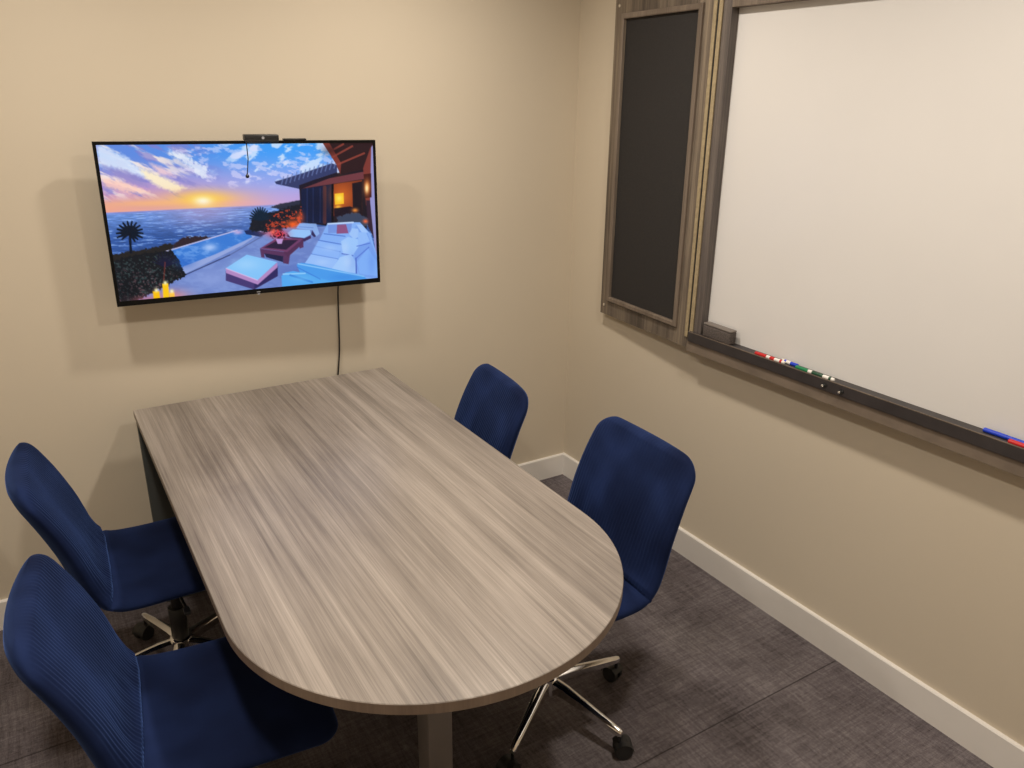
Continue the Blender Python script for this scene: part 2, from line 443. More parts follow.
def copy_tree(o, parent=None, skip=()):
    c = o.copy(); link(c, parent)
    for ch in list(o.children):
        if ch.name.split('.')[0] in skip: continue
        copy_tree(ch, c)
    return c
#           hub x, y, facing,  base angle (world), seat height offset, label
CHAIRS = [(-.972, -1.298, PI-.03, math.radians(-1), .035, None),
          (-1.070, -.622, PI-.13, math.radians(20), .030, 'navy velvet swivel chair with only its back showing beyond the right table edge'),
          (-1.878, -.552, -.03, math.radians(108), .0, 'navy velvet swivel chair left of the table, the one nearer the television wall'),
          (-1.884, -1.262, -.10, math.radians(60), .0, 'navy velvet swivel chair in the bottom left corner, nearest the camera')]
roots = [proto] + [copy_tree(proto) for _ in CHAIRS[1:]]
for root, (x, y, rz, ba, dz, lab) in zip(roots, CHAIRS):
    root.location = (x, y, 0); root.rotation_euler = (0, 0, rz)
    if lab: root['label'] = lab
    for ch in root.children:
        if ch.name.split('.')[0] in ('seat', 'backrest', 'seat_plate'): ch.location.z = dz
    add_base(root, ba - rz)

# ------------------------------------------------------------------ television
S = 1.11
tilt, tyaw, troll = .007, -.039, -.010
TW = .800*S; THH = TW/1.75
e1 = Vector((math.cos(tyaw), math.sin(tyaw), 0)); nn = Vector((-math.sin(tyaw), math.cos(tyaw), 0))
e2 = Vector((0, 0, 1))*math.cos(tilt) - nn*math.sin(tilt)
ex = e1*math.cos(troll) + e2*math.sin(troll); ez = -e1*math.sin(troll) + e2*math.cos(troll); ey = ez.cross(ex)
tv = empty('television', (0, 0, 0), 0, 'wall-mounted black flat television showing a seaside terrace at sunset', 'television')
tv.matrix_world = Matrix(((ex.x, ey.x, ez.x, -1.282*S), (ex.y, ey.y, ez.y, -.12*S), (ex.z, ey.z, ez.z, 1.226*S), (0, 0, 0, 1)))
hw, hh = TW/2, THH/2
SC = [(97, 145.3), (372.3, 142.6), (377.8, 277.8), (119.6, 301.2)]       # screen corners in the picture
OC = [(92.2, 142), (375.3, 140.3), (380.8, 281.8), (116.8, 307.2)]
def homog(src, dst):
    A = []; b = []
    for (x, y), (u, v) in zip(src, dst):
        A.append([x, y, 1, 0, 0, 0, -u*x, -u*y]); b.append(u)
        A.append([0, 0, 0, x, y, 1, -v*x, -v*y]); b.append(v)
    h = np.linalg.solve(np.array(A, float), np.array(b, float)); return np.append(h, 1).reshape(3, 3)
BS, BTT, BB = .0095, .0095, .0165
sx0, sx1, sz0, sz1 = -hw+BS, hw-BS, -hh+BB, hh-BTT
bm = bmesh.new()                                                       # bezel ring
box(bm, -hw, sx0, 0, .022, -hh, hh); box(bm, sx1, hw, 0, .022, -hh, hh)
box(bm, sx0, sx1, 0, .022, -hh, sz0); box(bm, sx0, sx1, 0, .022, sz1, hh)
bmesh.ops.remove_doubles(bm, verts=bm.verts, dist=1e-5)
obj('bezel', bm, BEZEL, tv)
bm = bmesh.new(); box(bm, -hw+.003, hw-.003, .0221, .034, -hh+.003, hh-.003, .004); box(bm, -hw*.72, hw*.72, .034, .060, -hh+.02, hh*.35, .012)
obj('rear_housing', bm, BLACKP, tv, 40)
bm = bmesh.new(); box(bm, -.10, .10, .0605, .068, -.10, .10, .002); box(bm, -.02, .02, .068, .112, -.05, .05, .003); box(bm, -.11, .11, .108, .116, -.09, .09, .002)
obj('wall_bracket', bm, BLACKP, tv)
bm = bmesh.new(); box(bm, -.006, .006, -.0008, .0002, -hh+.005, -hh+.008, 0); box(bm, -.004, .004, -.001, .002, -hh-.003, -hh+.001, 0)
obj('logo', bm, GREYP, tv)

# picture on the screen: numpy painting in the picture's own frame
NX, NZ = 400, 226
U, V = np.meshgrid(np.linspace(0, 1, NX), np.linspace(0, 1, NZ))       # V downward
H_ = homog([(0, 0), (1, 0), (1, 1), (0, 1)], SC)
den = H_[2, 0]*U + H_[2, 1]*V + 1
PX = (H_[0, 0]*U + H_[0, 1]*V + H_[0, 2])/den; PY = (H_[1, 0]*U + H_[1, 1]*V + H_[1, 2])/den
rng = np.random.RandomState(7)
def vnoise(x, y, seed):
    r = np.random.RandomState(seed).rand(64, 64)
    xi = np.floor(x).astype(int); yi = np.floor(y).astype(int); fx = x-xi; fy = y-yi
    fx = fx*fx*(3-2*fx); fy = fy*fy*(3-2*fy); g = lambda a, b: r[a % 64, b % 64]
    return (g(xi, yi)*(1-fx)+g(xi+1, yi)*fx)*(1-fy) + (g(xi, yi+1)*(1-fx)+g(xi+1, yi+1)*fx)*fy
def fbm(x, y, seed, o=4):
    s = 0; a = .5; t = 0
    for k in range(o): s = s + a*vnoise(x*2**k, y*2**k, seed+k); t += a; a *= .55
    return s/t
img = np.zeros((NZ, NX, 3))
def C(*c): return np.array(c, float)/255
def blend(a, col):
    global img
    a = np.clip(a, 0, 1)[..., None]; img = img*(1-a) + np.asarray(col)*a
def ss(a, b, x): t = np.clip((x-a)/(b-a), 0, 1); return t*t*(3-2*t)
def mask(pts, aa=.7, jit=0, sd=0):
    X = PX; Y = PY
    if jit:
        X = PX + jit*(fbm(PX*.5, PY*.5, 50+sd)-.5)*2; Y = PY + jit*(fbm(PX*.5, PY*.5, 70+sd)-.5)*2
    ins = np.zeros(X.shape, bool); D = np.full(X.shape, 1e9); n = len(pts)
    for i in range(n):
        x0, y0 = pts[i]; x1, y1 = pts[(i+1) % n]
        c = ((y0 > Y) != (y1 > Y)); 
        with np.errstate(divide='ignore', invalid='ignore'):
            ins ^= c & (X < (x1-x0)*(Y-y0)/((y1-y0) if y1 != y0 else 1e-9)+x0)
        L2 = (x1-x0)**2+(y1-y0)**2+1e-9; t = np.clip(((X-x0)*(x1-x0)+(Y-y0)*(y1-y0))/L2, 0, 1)
        D = np.minimum(D, np.hypot(X-x0-t*(x1-x0), Y-y0-t*(y1-y0)))
    return np.clip(.5 + np.where(ins, D, -D)/aa, 0, 1)
def poly(pts, col, aa=.7, a=1.0, jit=0, sd=0): blend(mask(pts, aa, jit, sd)*a, col)
def line(x0, y0, x1, y1, w, col, a=1.0, w1=None):
    w1 = w if w1 is None else w1
    L2 = (x1-x0)**2+(y1-y0)**2+1e-9; t = np.clip(((PX-x0)*(x1-x0)+(PY-y0)*(y1-y0))/L2, 0, 1)
    D = np.hypot(PX-x0-t*(x1-x0), PY-y0-t*(y1-y0)); ww = w+(w1-w)*t
    blend(np.clip((ww/2-D)/.6+.5, 0, 1)*a, col)
def blob(x, y, rx, ry, col, a=1.0, p=1.0):
    blend(a*np.exp(-(((PX-x)/rx)**2+((PY-y)/ry)**2)*p), col)
def disc(x, y, rx, ry, col, a=1.0):
    d = np.hypot((PX-x)/rx, (PY-y)/ry); blend(np.clip((1-d)*min(rx, ry)/.7+.5, 0, 1)*a, col)
hor = 212.5 - (PX-107)*(7.5/160)                                        # horizon
# sky
k = ss(110, 300, PX)[..., None]; sky_top = C(96, 138, 224)*(1-k) + C(62, 158, 250)*k
sky_mid = C(190, 150, 205)*(1-k) + C(150, 170, 240)*k; sky_low = C(235, 165, 150)*(1-k) + C(190, 165, 225)*k
h = (hor-PY)
a1 = ss(2, 26, h)[..., None]; a2 = ss(20, 58, h)[..., None]
img = (sky_low*(1-a1)+sky_mid*a1)*(1-a2) + sky_top*a2
def streak(th, fx, fy, seed, lo, hi):
    c, s = math.cos(th), math.sin(th); x = PX*c + PY*s; y = -PX*s + PY*c
    return ss(lo, hi, fbm(x*fx, y*fy, seed, 5))
blend(streak(.42, .035, .16, 3, .50, .68)*ss(230, 150, PX)*ss(8, 22, h)*.9, C(255, 236, 226))
blend(streak(.42, .045, .20, 13, .50, .66)*ss(240, 170, PX)*ss(5, 15, h)*.7, C(128, 128, 206))
blend(streak(-.45, .07, .14, 23, .50, .66)*ss(190, 250, PX)*ss(18, 30, h)*.85, C(214, 232, 255))
blend(streak(.10, .10, .22, 33, .56, .68)*ss(160, 190, PX)*ss(14, 26, h)*.5, C(236, 228, 255))
poly([(97, 146), (104, 146), (128, 158), (145, 172), (150, 178), (132, 174), (112, 168), (100, 165)], C(222, 236, 255), 5, .85, 2, 1)
poly([(140, 168), (158, 174), (186, 188), (176, 192), (160, 187), (146, 178)], C(255, 240, 205), 4, .95, 2, 2)
poly([(102, 178), (125, 182), (150, 192), (130, 193), (106, 187)], C(255, 206, 190), 4, .8, 2, 3)
poly([(104, 166), (128, 170), (150, 186), (140, 186), (118, 178)], C(150, 140, 200), 4, .6, 2, 4)
poly([(150, 163), (164, 168), (176, 177), (160, 174)], C(255, 214, 214), 4, .8, 1, 5)
poly([(168, 151), (182, 153), (192, 160), (208, 168), (206, 178), (198, 176), (190, 166), (176, 158)], C(236, 244, 255), 3, .75, 4, 6)
blend(.6*ss(6, 0, np.abs(h-6))*ss(240, 150, PX), C(255, 178, 120))
blob(206, 199, 46, 9, C(255, 190, 120), .75); blob(203, 200, 24, 8, C(255, 212, 70), .95); blob(203, 201, 9, 4.5, C(255, 255, 225), 1.0)
blob(146, 206, 40, 3, C(200, 140, 190), .5)
# sea
sea = C(104, 142, 214)[None, None]*(1-ss(0, 30, -h)[..., None]) + C(52, 88, 160)[None, None]*ss(0, 30, -h)[..., None]
sm = np.clip(.5-h/.8, 0, 1); wv = fbm(PX*.10, (PY+PX*.04)*.85, 41, 4)
sea = sea*(.72+.6*wv[..., None]); 
blend(sm, sea); blend(sm*np.exp(-((PX-205)/38)**2)*ss(30, 0, -h)*.5, C(205, 165, 205)); blend(sm*ss(.58, .72, wv)*.5, C(160, 190, 236))
blend(sm*np.exp(-((h)/2.)**2)*.5, C(150, 140, 205))
# headland and far bushes
poly([(270, 207), (280, 203.5), (292, 201.5), (302, 199), (302, 208), (284, 210)], C(40, 46, 66), 1, 1, 1, 7)
# land strip and rocks by the pool
poly([(112, 254), (136, 250), (156, 247), (165, 243), (174, 244), (172, 252), (150, 262), (112, 268)], C(36, 34, 34), 1, 1, 2, 8)
poly([(172, 246), (182, 238), (192, 236), (203, 236), (212, 237.5), (190, 246), (174, 250)], C(48, 36, 44), 1, 1, 2, 9)
# deck
poly([(130, 303), (170, 281), (200, 262), (262, 228), (330, 226), (380, 250), (380, 300), (120, 310)], C(108, 132, 200))
blend(mask([(130, 303), (170, 281), (200, 262), (262, 228), (330, 226), (380, 250), (380, 300), (120, 310)])*ss(.4, .7, fbm(PX*.12, PY*.3, 61))*.35, C(140, 166, 226))
blob(300, 275, 30, 14, C(70, 96, 180), .45); blob(215, 278, 30, 12, C(150, 168, 226), .5)
poly([(236, 231), (262, 231), (244, 244), (184, 274), (172, 262)], C(150, 168, 222))     # coping
line(184, 275, 230, 254.5, 1.2, C(54, 66, 116)); line(230, 254.5, 262, 236, 1.0, C(90, 106, 160))
poly([(166, 251), (202, 240), (237, 230), (250, 232), (252, 237), (215, 254), (176, 269)], C(58, 122, 212))
blend(mask([(166, 251), (202, 240), (237, 230), (250, 232), (252, 237), (215, 254), (176, 269)])*ss(.5, .7, fbm(PX*.14, PY*.3, 81))*.6, C(120, 170, 240))
blob(210, 247, 7, 4, C(180, 205, 250), .8); line(166, 251, 237, 230, 1.0, C(196, 196, 236)); blob(238, 232, 5, 2, C(230, 180, 220), .7)
poly([(244, 230.5), (250, 229.5), (267, 233), (260, 236.5), (246, 234)], C(28, 44, 92))
blob(270, 232, 10, 3.4, C(220, 110, 120), .6)
# bushes on the left
poly([(110, 262), (128, 256), (150, 252), (172, 250), (180, 262), (186, 275), (170, 284), (134, 302), (112, 310)], C(20, 24, 30), 1, 1, 3, 10)
m_ = mask([(112, 262), (150, 254), (172, 254), (182, 275), (134, 300), (112, 308)])
blend(m_*ss(.55, .72, fbm(PX*.55, PY*.6, 91, 4))*.75, C(64, 84, 86)); blend(m_*ss(.60, .72, fbm(PX*.6, PY*.5, 95, 4))*ss(250, 290, PY)*.8, C(112, 84, 92))
for k in range(11):
    a = -PI*(.10+.8*k/10); line(165, 266, 165+13*math.cos(a), 266+15*math.sin(a), 2.2, C(24, 26, 52), 1, .7)
line(163.5, 280, 165, 262, 1, C(140, 60, 50), .7)
for k in range(18):
    a = 2*PI*k/18; L = 13 if math.sin(a) < .5 else 10
    x1, y1 = 130+L*math.cos(a), 233+L*.92*math.sin(a)
    if 60 < math.degrees(a) % 360 < 120: continue
    line(130, 232, x1, y1, 3.8, C(8, 22, 40), 1, 1.8)
line(130, 233, 131, 252, 2.6, C(10, 20, 36))
# candles
blob(172, 296, 17, 7, C(240, 140, 130), .7); blob(150, 300, 18, 4, C(225, 120, 130), .7)
poly([(152.5, 291), (159, 291), (160, 299), (153.5, 300)], C(250, 190, 10)); poly([(162, 283.5), (168, 283), (169, 297), (163, 298)], C(252, 200, 20))
poly([(169, 292.5), (174, 292), (174.5, 296.5), (169.5, 297)], C(255, 196, 70))
for x, y in ((156, 290), (165, 282.5), (171.5, 291)): blob(x, y, 2, 2, C(255, 250, 190), 1)
# house
poly([(299, 184), (340, 172), (366, 168), (368, 216), (366, 234), (330, 226), (301, 222)], C(30, 24, 34))
poly([(301, 188.6), (331.6, 184), (331.6, 224), (301, 222)], C(20, 30, 62))
for x in (307, 313, 320): line(x, 188, x, 222, 1, C(44, 60, 110), .7)
line(324.5, 187, 324.5, 222, 3.5, C(96, 52, 52), .8)
poly([(333.5, 184), (362, 179.5), (362, 214), (333.5, 216)], C(128, 56, 32))
blob(342, 196, 12, 14, C(224, 110, 40), .7); poly([(352, 183), (362, 181), (362, 214), (353, 214)], C(30, 22, 30))
poly([(334.5, 193.5), (343.5, 192.5), (343.8, 203.5), (334.8, 204.5)], C(250, 190, 40)); blob(339, 198, 3.4, 3.4, C(255, 240, 100), .8)
blob(338, 207, 3.2, 2.4, C(255, 190, 60), 1); poly([(334, 208), (350, 206), (360, 210), (360, 216), (334, 217)], C(32, 22, 34))
line(332.4, 183, 332.4, 225, 2.2, C(12, 12, 22))
poly([(299, 184), (363, 171.5), (368, 171), (368, 178), (299, 188.8)], C(112, 58, 66))
poly([(274.5, 181.5), (302, 173), (331.6, 163), (337, 165), (337, 172.5), (318, 178), (299, 188.6), (276, 183.8)], C(52, 60, 104), .8)
for k in range(13):
    x = 281+4.4*k; line(x, 180.5-.36*(x-281)*.9+4.5, x+2.5, 176.5-.36*(x-281)*.9, 1.1, C(104, 122, 178), .75)
poly([(299, 185), (318, 178), (337, 172), (337, 175), (299, 189.6)], C(30, 24, 40))
poly([(321.4, 141), (376, 141), (370, 168), (340, 174), (336, 164), (330, 154)], C(46, 26, 30))
poly([(321.4, 141), (328, 141), (341, 163), (340, 174), (336, 164)], C(128, 56, 48))
for (x0, y0, x1, y1) in ((332, 157, 352, 146), (338, 164, 364, 153), (334, 149, 343, 144)): line(x0, y0, x1, y1, 1.8, C(150, 68, 56), .85)
poly([(363, 168), (370, 148), (373, 144), (374, 170), (372, 205), (366, 205)], C(124, 56, 50))
poly([(371, 147), (373.5, 144), (380, 280), (374, 240), (370, 205)], C(150, 150, 206))
poly([(366, 200), (370, 200), (374, 238), (368, 226)], C(52, 36, 52))
poly([(363.5, 174), (371, 173), (371.5, 197), (365, 198)], C(60, 24, 24)); blob(367, 187, 3, 7, C(255, 150, 70), 1); blob(366.7, 188, 1.5, 4, C(255, 240, 180), 1)
# plants right of the house front and garden bush
poly([(336, 218), (346, 213), (358, 213), (368, 218), (368, 226), (340, 226)], C(58, 68, 92), 1, 1, 2, 11); blob(355, 210, 3, 2, C(250, 150, 60), .9); blob(365.5, 221, 2.5, 2, C(255, 110, 60), .9)
poly([(249, 229), (252, 217), (262, 213), (275, 211), (288, 207), (302, 203), (302, 222), (290, 227), (270, 232), (252, 231)], C(24, 28, 40), 1, 1, 2, 12)
m_ = mask([(264, 230), (268, 216), (285, 210), (302, 206), (302, 224), (280, 232)])
blend(m_*ss(.54, .68, fbm(PX*.5, PY*.5, 101, 3))*.85, C(200, 70, 44)); blob(293, 224, 7, 4, C(255, 100, 40), .95); blob(300, 217, 4, 5, C(230, 90, 50), .7)
for k in range(13):
    a = -PI*(.02+.96*k/12); line(260, 219, 260+10.5*math.cos(a), 219+12*math.sin(a), 3.0, C(12, 34, 54), 1, 1.2)
# loungers
poly([(287, 233), (304, 238), (310.5, 235), (311, 238), (304, 241.5), (288, 237)], C(60, 44, 90))
poly([(287, 232.8), (292.5, 229), (309.7, 229.7), (311, 234), (304, 237.6), (290, 236.5)], C(150, 196, 250))
poly([(296, 228), (299.5, 223), (316, 223.4), (319.4, 233.6), (316, 236.3), (312.8, 230)], C(140, 176, 236)); poly([(312, 230), (316, 236), (314, 237), (311, 234)], C(50, 44, 90))
line(299, 226.5, 313, 227.5, .8, C(90, 120, 200), .6)
# coffee table, flowers
poly([(259.7, 248.5), (287, 252), (303, 239), (303.4, 247), (299.5, 248.5), (299, 245), (290, 254), (288.5, 264), (283, 263), (283, 257), (264, 253.5), (264.5, 257.5), (261, 257)], C(88, 52, 92))
poly([(283, 252), (303, 239), (303.4, 243), (287.5, 257)], C(84, 48, 84)); poly([(264, 253), (283, 256), (283, 262), (266, 257)], C(34, 34, 70))
poly([(259.7, 248.2), (277, 237.5), (303, 238.3), (287, 251.8)], C(112, 62, 104)); poly([(264, 247.3), (278, 239.5), (298, 239.8), (286, 249.5)], C(44, 32, 60))
blob(279, 234, 8, 4.2, C(225, 50, 60), 1, 1.0); blend(mask([(270, 236), (274, 230), (284, 230), (288, 236), (282, 240), (274, 239)], 2)*ss(.5, .6, fbm(PX*.9, PY*.9, 111, 2)), C(60, 20, 40))
blob(273, 231.5, 3, 3, C(255, 110, 90), .8); poly([(275.5, 238.5), (283, 238.5), (281.5, 243.5), (277.5, 243.5)], C(190, 150, 210))
# ottoman
poly([(225.5, 271), (257, 284), (277.5, 266), (277.5, 276), (254, 289.5), (225.5, 280.5)], C(70, 58, 116)); poly([(254, 284), (277.5, 266), (277.5, 276), (254, 289)], C(48, 42, 96))
poly([(225.5, 268), (257, 279.5), (277, 262.5), (277.3, 267), (257.5, 284.5), (225.8, 272.8)], C(178, 136, 196))
poly([(225.5, 268), (246.5, 254.4), (277, 261.8), (257.3, 280)], C(132, 196, 250)); blob(246, 264, 13, 6, C(166, 214, 255), .6); line(226, 268.3, 257, 280, 1, C(216, 190, 236), .8)
# sofa
poly([(327, 224), (352, 222), (360, 222), (371, 234), (379, 262), (380, 280), (340, 284), (300, 274), (316, 246)], C(132, 176, 246))
for (x0, y0, x1, y1) in ((324, 233.5, 345, 236), (318.5, 240, 341, 244), (311, 254, 338, 259), (315.5, 246, 340, 251.5)): line(x0, y0, x1, y1, 1.0, C(78, 116, 206), .9)
poly([(311, 254), (304, 264), (332, 270), (338, 259)], C(150, 190, 250)); poly([(318, 240.5), (311.5, 252.5), (338, 258), (341, 246)], C(142, 184, 250), 1, .7)
poly([(328, 224), (352, 222), (351, 232), (328, 233)], C(116, 150, 226)); line(328, 223.6, 353, 222.2, 1.6, C(190, 214, 252))
poly([(337, 224.5), (346, 224), (348.5, 233), (336.5, 233.5)], C(140, 84, 130))
poly([(352, 232), (357, 224), (366, 229), (379, 262), (380, 279), (360, 276), (355, 262), (354, 250), (348, 242)], C(120, 162, 238))
poly([(349, 234), (352, 228), (358, 228.5), (360, 236), (354, 239)], C(158, 196, 250)); poly([(356, 224), (362, 224.5), (368, 232), (363, 234)], C(160, 198, 252))
poly([(341, 241), (348, 236.5), (358, 239), (359, 246), (353, 255), (343, 254)], C(156, 198, 252)); line(342, 253.5, 353, 255.5, 1.2, C(72, 100, 196), .9)
poly([(331, 270), (340, 257), (351, 254), (356, 262), (356, 273), (342, 272)], C(162, 202, 252)); line(356, 258, 356.5, 273, 1.3, C(62, 88, 186), .9)
poly([(358, 232), (366, 232), (370, 241), (358, 246)], C(146, 188, 250)); line(357, 246, 370, 243, 1, C(84, 116, 212), .9)
poly([(357, 262), (368, 248), (377, 262), (378.5, 276), (360, 274)], C(128, 176, 248)); line(356.5, 258, 369, 247, 1, C(80, 112, 210), .9)
poly([(296.4, 264.5), (301, 262.5), (312, 264), (364, 276), (368, 280), (330, 284), (300, 273)], C(76, 156, 236)); line(298, 263.6, 364, 276.3, 1.3, C(140, 200, 252), .9)
poly([(281.2, 276), (285, 272.5), (293, 270.8), (306, 273.5), (333, 282), (330, 286), (282, 288)], C(84, 168, 240)); line(283, 274, 305, 273.2, 1.4, C(150, 208, 252), .9); line(290, 275, 312, 282, 2, C(52, 120, 214), .7)
line(297, 267, 320, 279, 1, C(50, 110, 210), .6)
blob(352, 262, 5, 9, C(96, 136, 226), .35); blob(345, 247, 4, 6, C(186, 214, 252), .5); blob(348, 262, 5, 6, C(190, 218, 255), .5)
blob(372, 262, 4, 12, C(96, 140, 232), .4); blob(322, 262, 7, 3, C(176, 208, 254), .5); blob(330, 248, 7, 3, C(170, 204, 252), .5)
blob(345, 277, 14, 3, C(58, 132, 224), .5); blob(300, 279, 10, 3, C(110, 190, 248), .5); blob(185, 262, 10, 6, C(38, 92, 190), .45)
blob(150, 204, 44, 4, C(250, 190, 120), .55); blob(240, 203, 30, 3, C(245, 170, 170), .4)
blob(128, 290, 10, 10, C(12, 14, 20), .5); blob(330, 150, 8, 5, C(30, 16, 22), .5); blob(317, 205, 10, 14, C(14, 20, 44), .5)
img = np.clip(img, 0, 1)
lin = np.where(img <= .04045, img/12.92, ((img+.055)/1.055)**2.4)
lin *= .98
XS = sx0 + (sx1-sx0)*U; ZS = sz1 - (sz1-sz0)*V
co = np.stack([XS, np.full_like(XS, .003), ZS], -1).reshape(-1, 3)
idx = np.arange(NX*NZ).reshape(NZ, NX)
faces = np.stack([idx[:-1, :-1], idx[1:, :-1], idx[1:, 1:], idx[:-1, 1:]], -1).reshape(-1, 4)
me = bpy.data.meshes.new('screen'); me.from_pydata(co.tolist(), [], faces.tolist())
ca = me.color_attributes.new('picture', 'FLOAT_COLOR', 'POINT')
ca.data.foreach_set('color', np.concatenate([lin.reshape(-1, 3), np.ones((NX*NZ, 1))], 1).astype(np.float32).ravel())
sm_ = Mat('lit_screen_picture'); at = sm_.n('ShaderNodeVertexColor'); at.layer_name = 'picture'
sm_.b.inputs['Specular IOR Level'].default_value = .15
sm_.set(Base_Color=(.002, .002, .003, 1), Roughness=.4, Emission_Color=at.outputs[0], Emission_Strength=2**(-EXPO))
sm_.m.cycles.emission_sampling = 'NONE'
me.materials.append(sm_.m); scr = bpy.data.objects.new('screen', me); link(scr, tv)

# webcam on the television's top edge, its cord hanging over the screen
TVM = tv.matrix_world.copy()
uvx = lambda px: None
wc = empty('webcam', (0, 0, 0), 0, 'small black webcam bar sitting on the top edge of the television', 'webcam')
wc.matrix_world = TVM
Hi = homog(OC, [(-hw, hh), (hw, hh), (hw, -hh), (-hw, -hh)])
def onTV(px, py):
    v = Hi @ np.array([px, py, 1.0]); return v[0]/v[2], v[1]/v[2]
xa, _ = onTV(244, 141); xb, _ = onTV(278, 141)
zt = hh + .0205
bm = bmesh.new(); box(bm, xa, xb, -.022, .012, hh+.001, zt, .003, seg=3); box(bm, xa+.001, xb-.001, -.022, -.0012, hh-.004, hh+.006, .002); obj('camera_body', bm, BLACKP, wc, 40)
bm = bmesh.new(); xc = xa+(xb-xa)*.53; lathe(bm, (xc, -.0225, hh+.010), [(.0045, 0), (.0052, .002), (.0052, .004)], 'Y', 20); obj('lens', bm, GREYP, wc, 40)
bm = bmesh.new(); box(bm, xc-.028, xc+.028, -.0065, -.0008, hh-.006, hh+.001, .001); box(bm, xc-.028, xc+.028, .0235, .029, hh-.03, hh+.001, .001); box(bm, xc-.028, xc+.028, .0115, .029, hh+.0006, hh+.003, 0); obj('clip', bm, BLACKP, wc)
xd, zd = onTV(247, 176); x0_, _ = onTV(246.3, 146)
bm = bmesh.new(); tube(bm, [(x0_, -.012, hh+.002), (x0_, -.0135, hh-.03), (x0_+.0008, -.0125, (hh+zd)/2), (xd, -.012, zd+.004)], .0017, 8); cd = obj('cord', bm, BLACKP, wc, 60)
bm = bmesh.new(); lathe(bm, (xd, -.012, zd-.006), [(.001, 0), (.004, .001), (.0062, .0045), (.0062, .008), (.0035, .011), (.0018, .015)], 'Z', 18); obj('lens_cap', bm, BLACKP, wc, 60)
bm = bmesh.new(); xe, _ = onTV(284, 141); xf, _ = onTV(307, 141); box(bm, xe, xf, .002, .018, hh+.0003, hh+.0065, .002)
o = obj('remote_sensor', bm, BLACKP, tv, 40)

# power cable down the wall behind the table
pts = [(-1.098, -.075, 1.20), (-1.102, -.045, 1.14), (-1.103, -.020, 1.06), (-1.104, -.012, .98), (-1.106, -.010, .90), (-1.110, -.010, .82), (-1.118, -.010, .75), (-1.130, -.010, .66), (-1.138, -.010, .55), (-1.14, -.010, .42)]
bm = bmesh.new(); tube(bm, [tuple(v) for v in spline(pts, 6)], .0032, 8)
tag(obj('power_cable', bm, BLACKP, None, 60), 'thin black cable hanging from the television down behind the table', 'cable')

# ------------------------------------------------------------------ whiteboard cabinet
cab = empty('whiteboard_cabinet', (0, -1.48, .885), 0, 'grey wood whiteboard cabinet on the right wall with its left door folded open', 'whiteboard')
O = Matrix.Translation(Vector((0, 1.48, -.885)))
ZB, ZTOP, YL, YR = .885, 2.125, -.864, -2.16
bm = bmesh.new()
box(bm, -.066, -.001, YL-.035, YL, ZB+.04, ZTOP, .001, mat=O); obj('side_frame', bm, DARKWOOD, cab)
bm = bmesh.new(); box(bm, -.066, -.001, YR, YR+.052, ZB+.04, ZTOP, .001, mat=O); obj('side_frame', bm, DARKWOOD, cab)
bm = bmesh.new(); box(bm, -.066, -.001, YR+.052, YL-.035, 2.030, ZTOP, .001, mat=O); obj('top_rail', bm, TRIMWOOD, cab)
bm = bmesh.new(); box(bm, -.074, -.001, YR, YL+.022, ZB, ZB+.04, .001, mat=O); obj('bottom_rail', bm, RAILM, cab)
bm = bmesh.new(); box(bm, -.034, -.002, YR+.052, YL-.035, ZB+.04, 2.030, 0, mat=O); obj('writing_surface', bm, WHITE, cab)
bm = bmesh.new(); box(bm, -.081, -.0685, YR, YL+.012, .9252, .962, .0012, mat=O); box(bm, -.0686, -.0345, YR+.053, YL-.036, .9255, .9585, 0, mat=O)
box(bm, -.0686, -.0662, YR, YL+.012, .9255, .9585, 0, mat=O)
tray = obj('marker_tray', bm, TRAYM, cab)
bm = bmesh.new(); box(bm, -.0815, -.0795, YR+.001, YL+.011, .9595, .9625, .0005, mat=O); obj('tray_edge', bm, TRIMWOOD, tray)
for (y, z) in ((-1.456, .948), (-1.516, .946)):
    bm = bmesh.new(); lathe(bm, tuple(O @ Vector((-.0935, y+.010, z-.006))), [(.002, 0), (.0042, .002), (.0046, .006), (.003, .0122)], 'X', 16); k_ = obj('screw', bm, SCREWM, tray, 60)
    bm = bmesh.new(); lathe(bm, tuple(O @ Vector((-.0825, y+.007, z-.003))), [(.0075, 0), (.0078, .0012)], 'X', 20); obj('screw_washer', bm, BLACKP, k_, 40)
bm = bmesh.new(); box(bm, -.0715, -.0665, YL, YL+.016, .945, ZTOP-.02, .0008, mat=O); 
# hinge: two tan leaves with a knuckle between them
obj('hinge_leaf', bm, STRIP, cab)
bm = bmesh.new(); cyl(bm, O @ Vector((-.070, YL+.0195, .945)), O @ Vector((-.070, YL+.0195, ZTOP-.02)), .0022, n=12); obj('hinge_pin', bm, BLACKP, cab, 40)
# open door, swung back almost to the wall
hx, hy = -.067, YL+.023; fx_, fy_ = -.034, -.274
ang = math.atan2(fx_-hx, fy_-hy); DW = math.hypot(fx_-hx, fy_-hy)
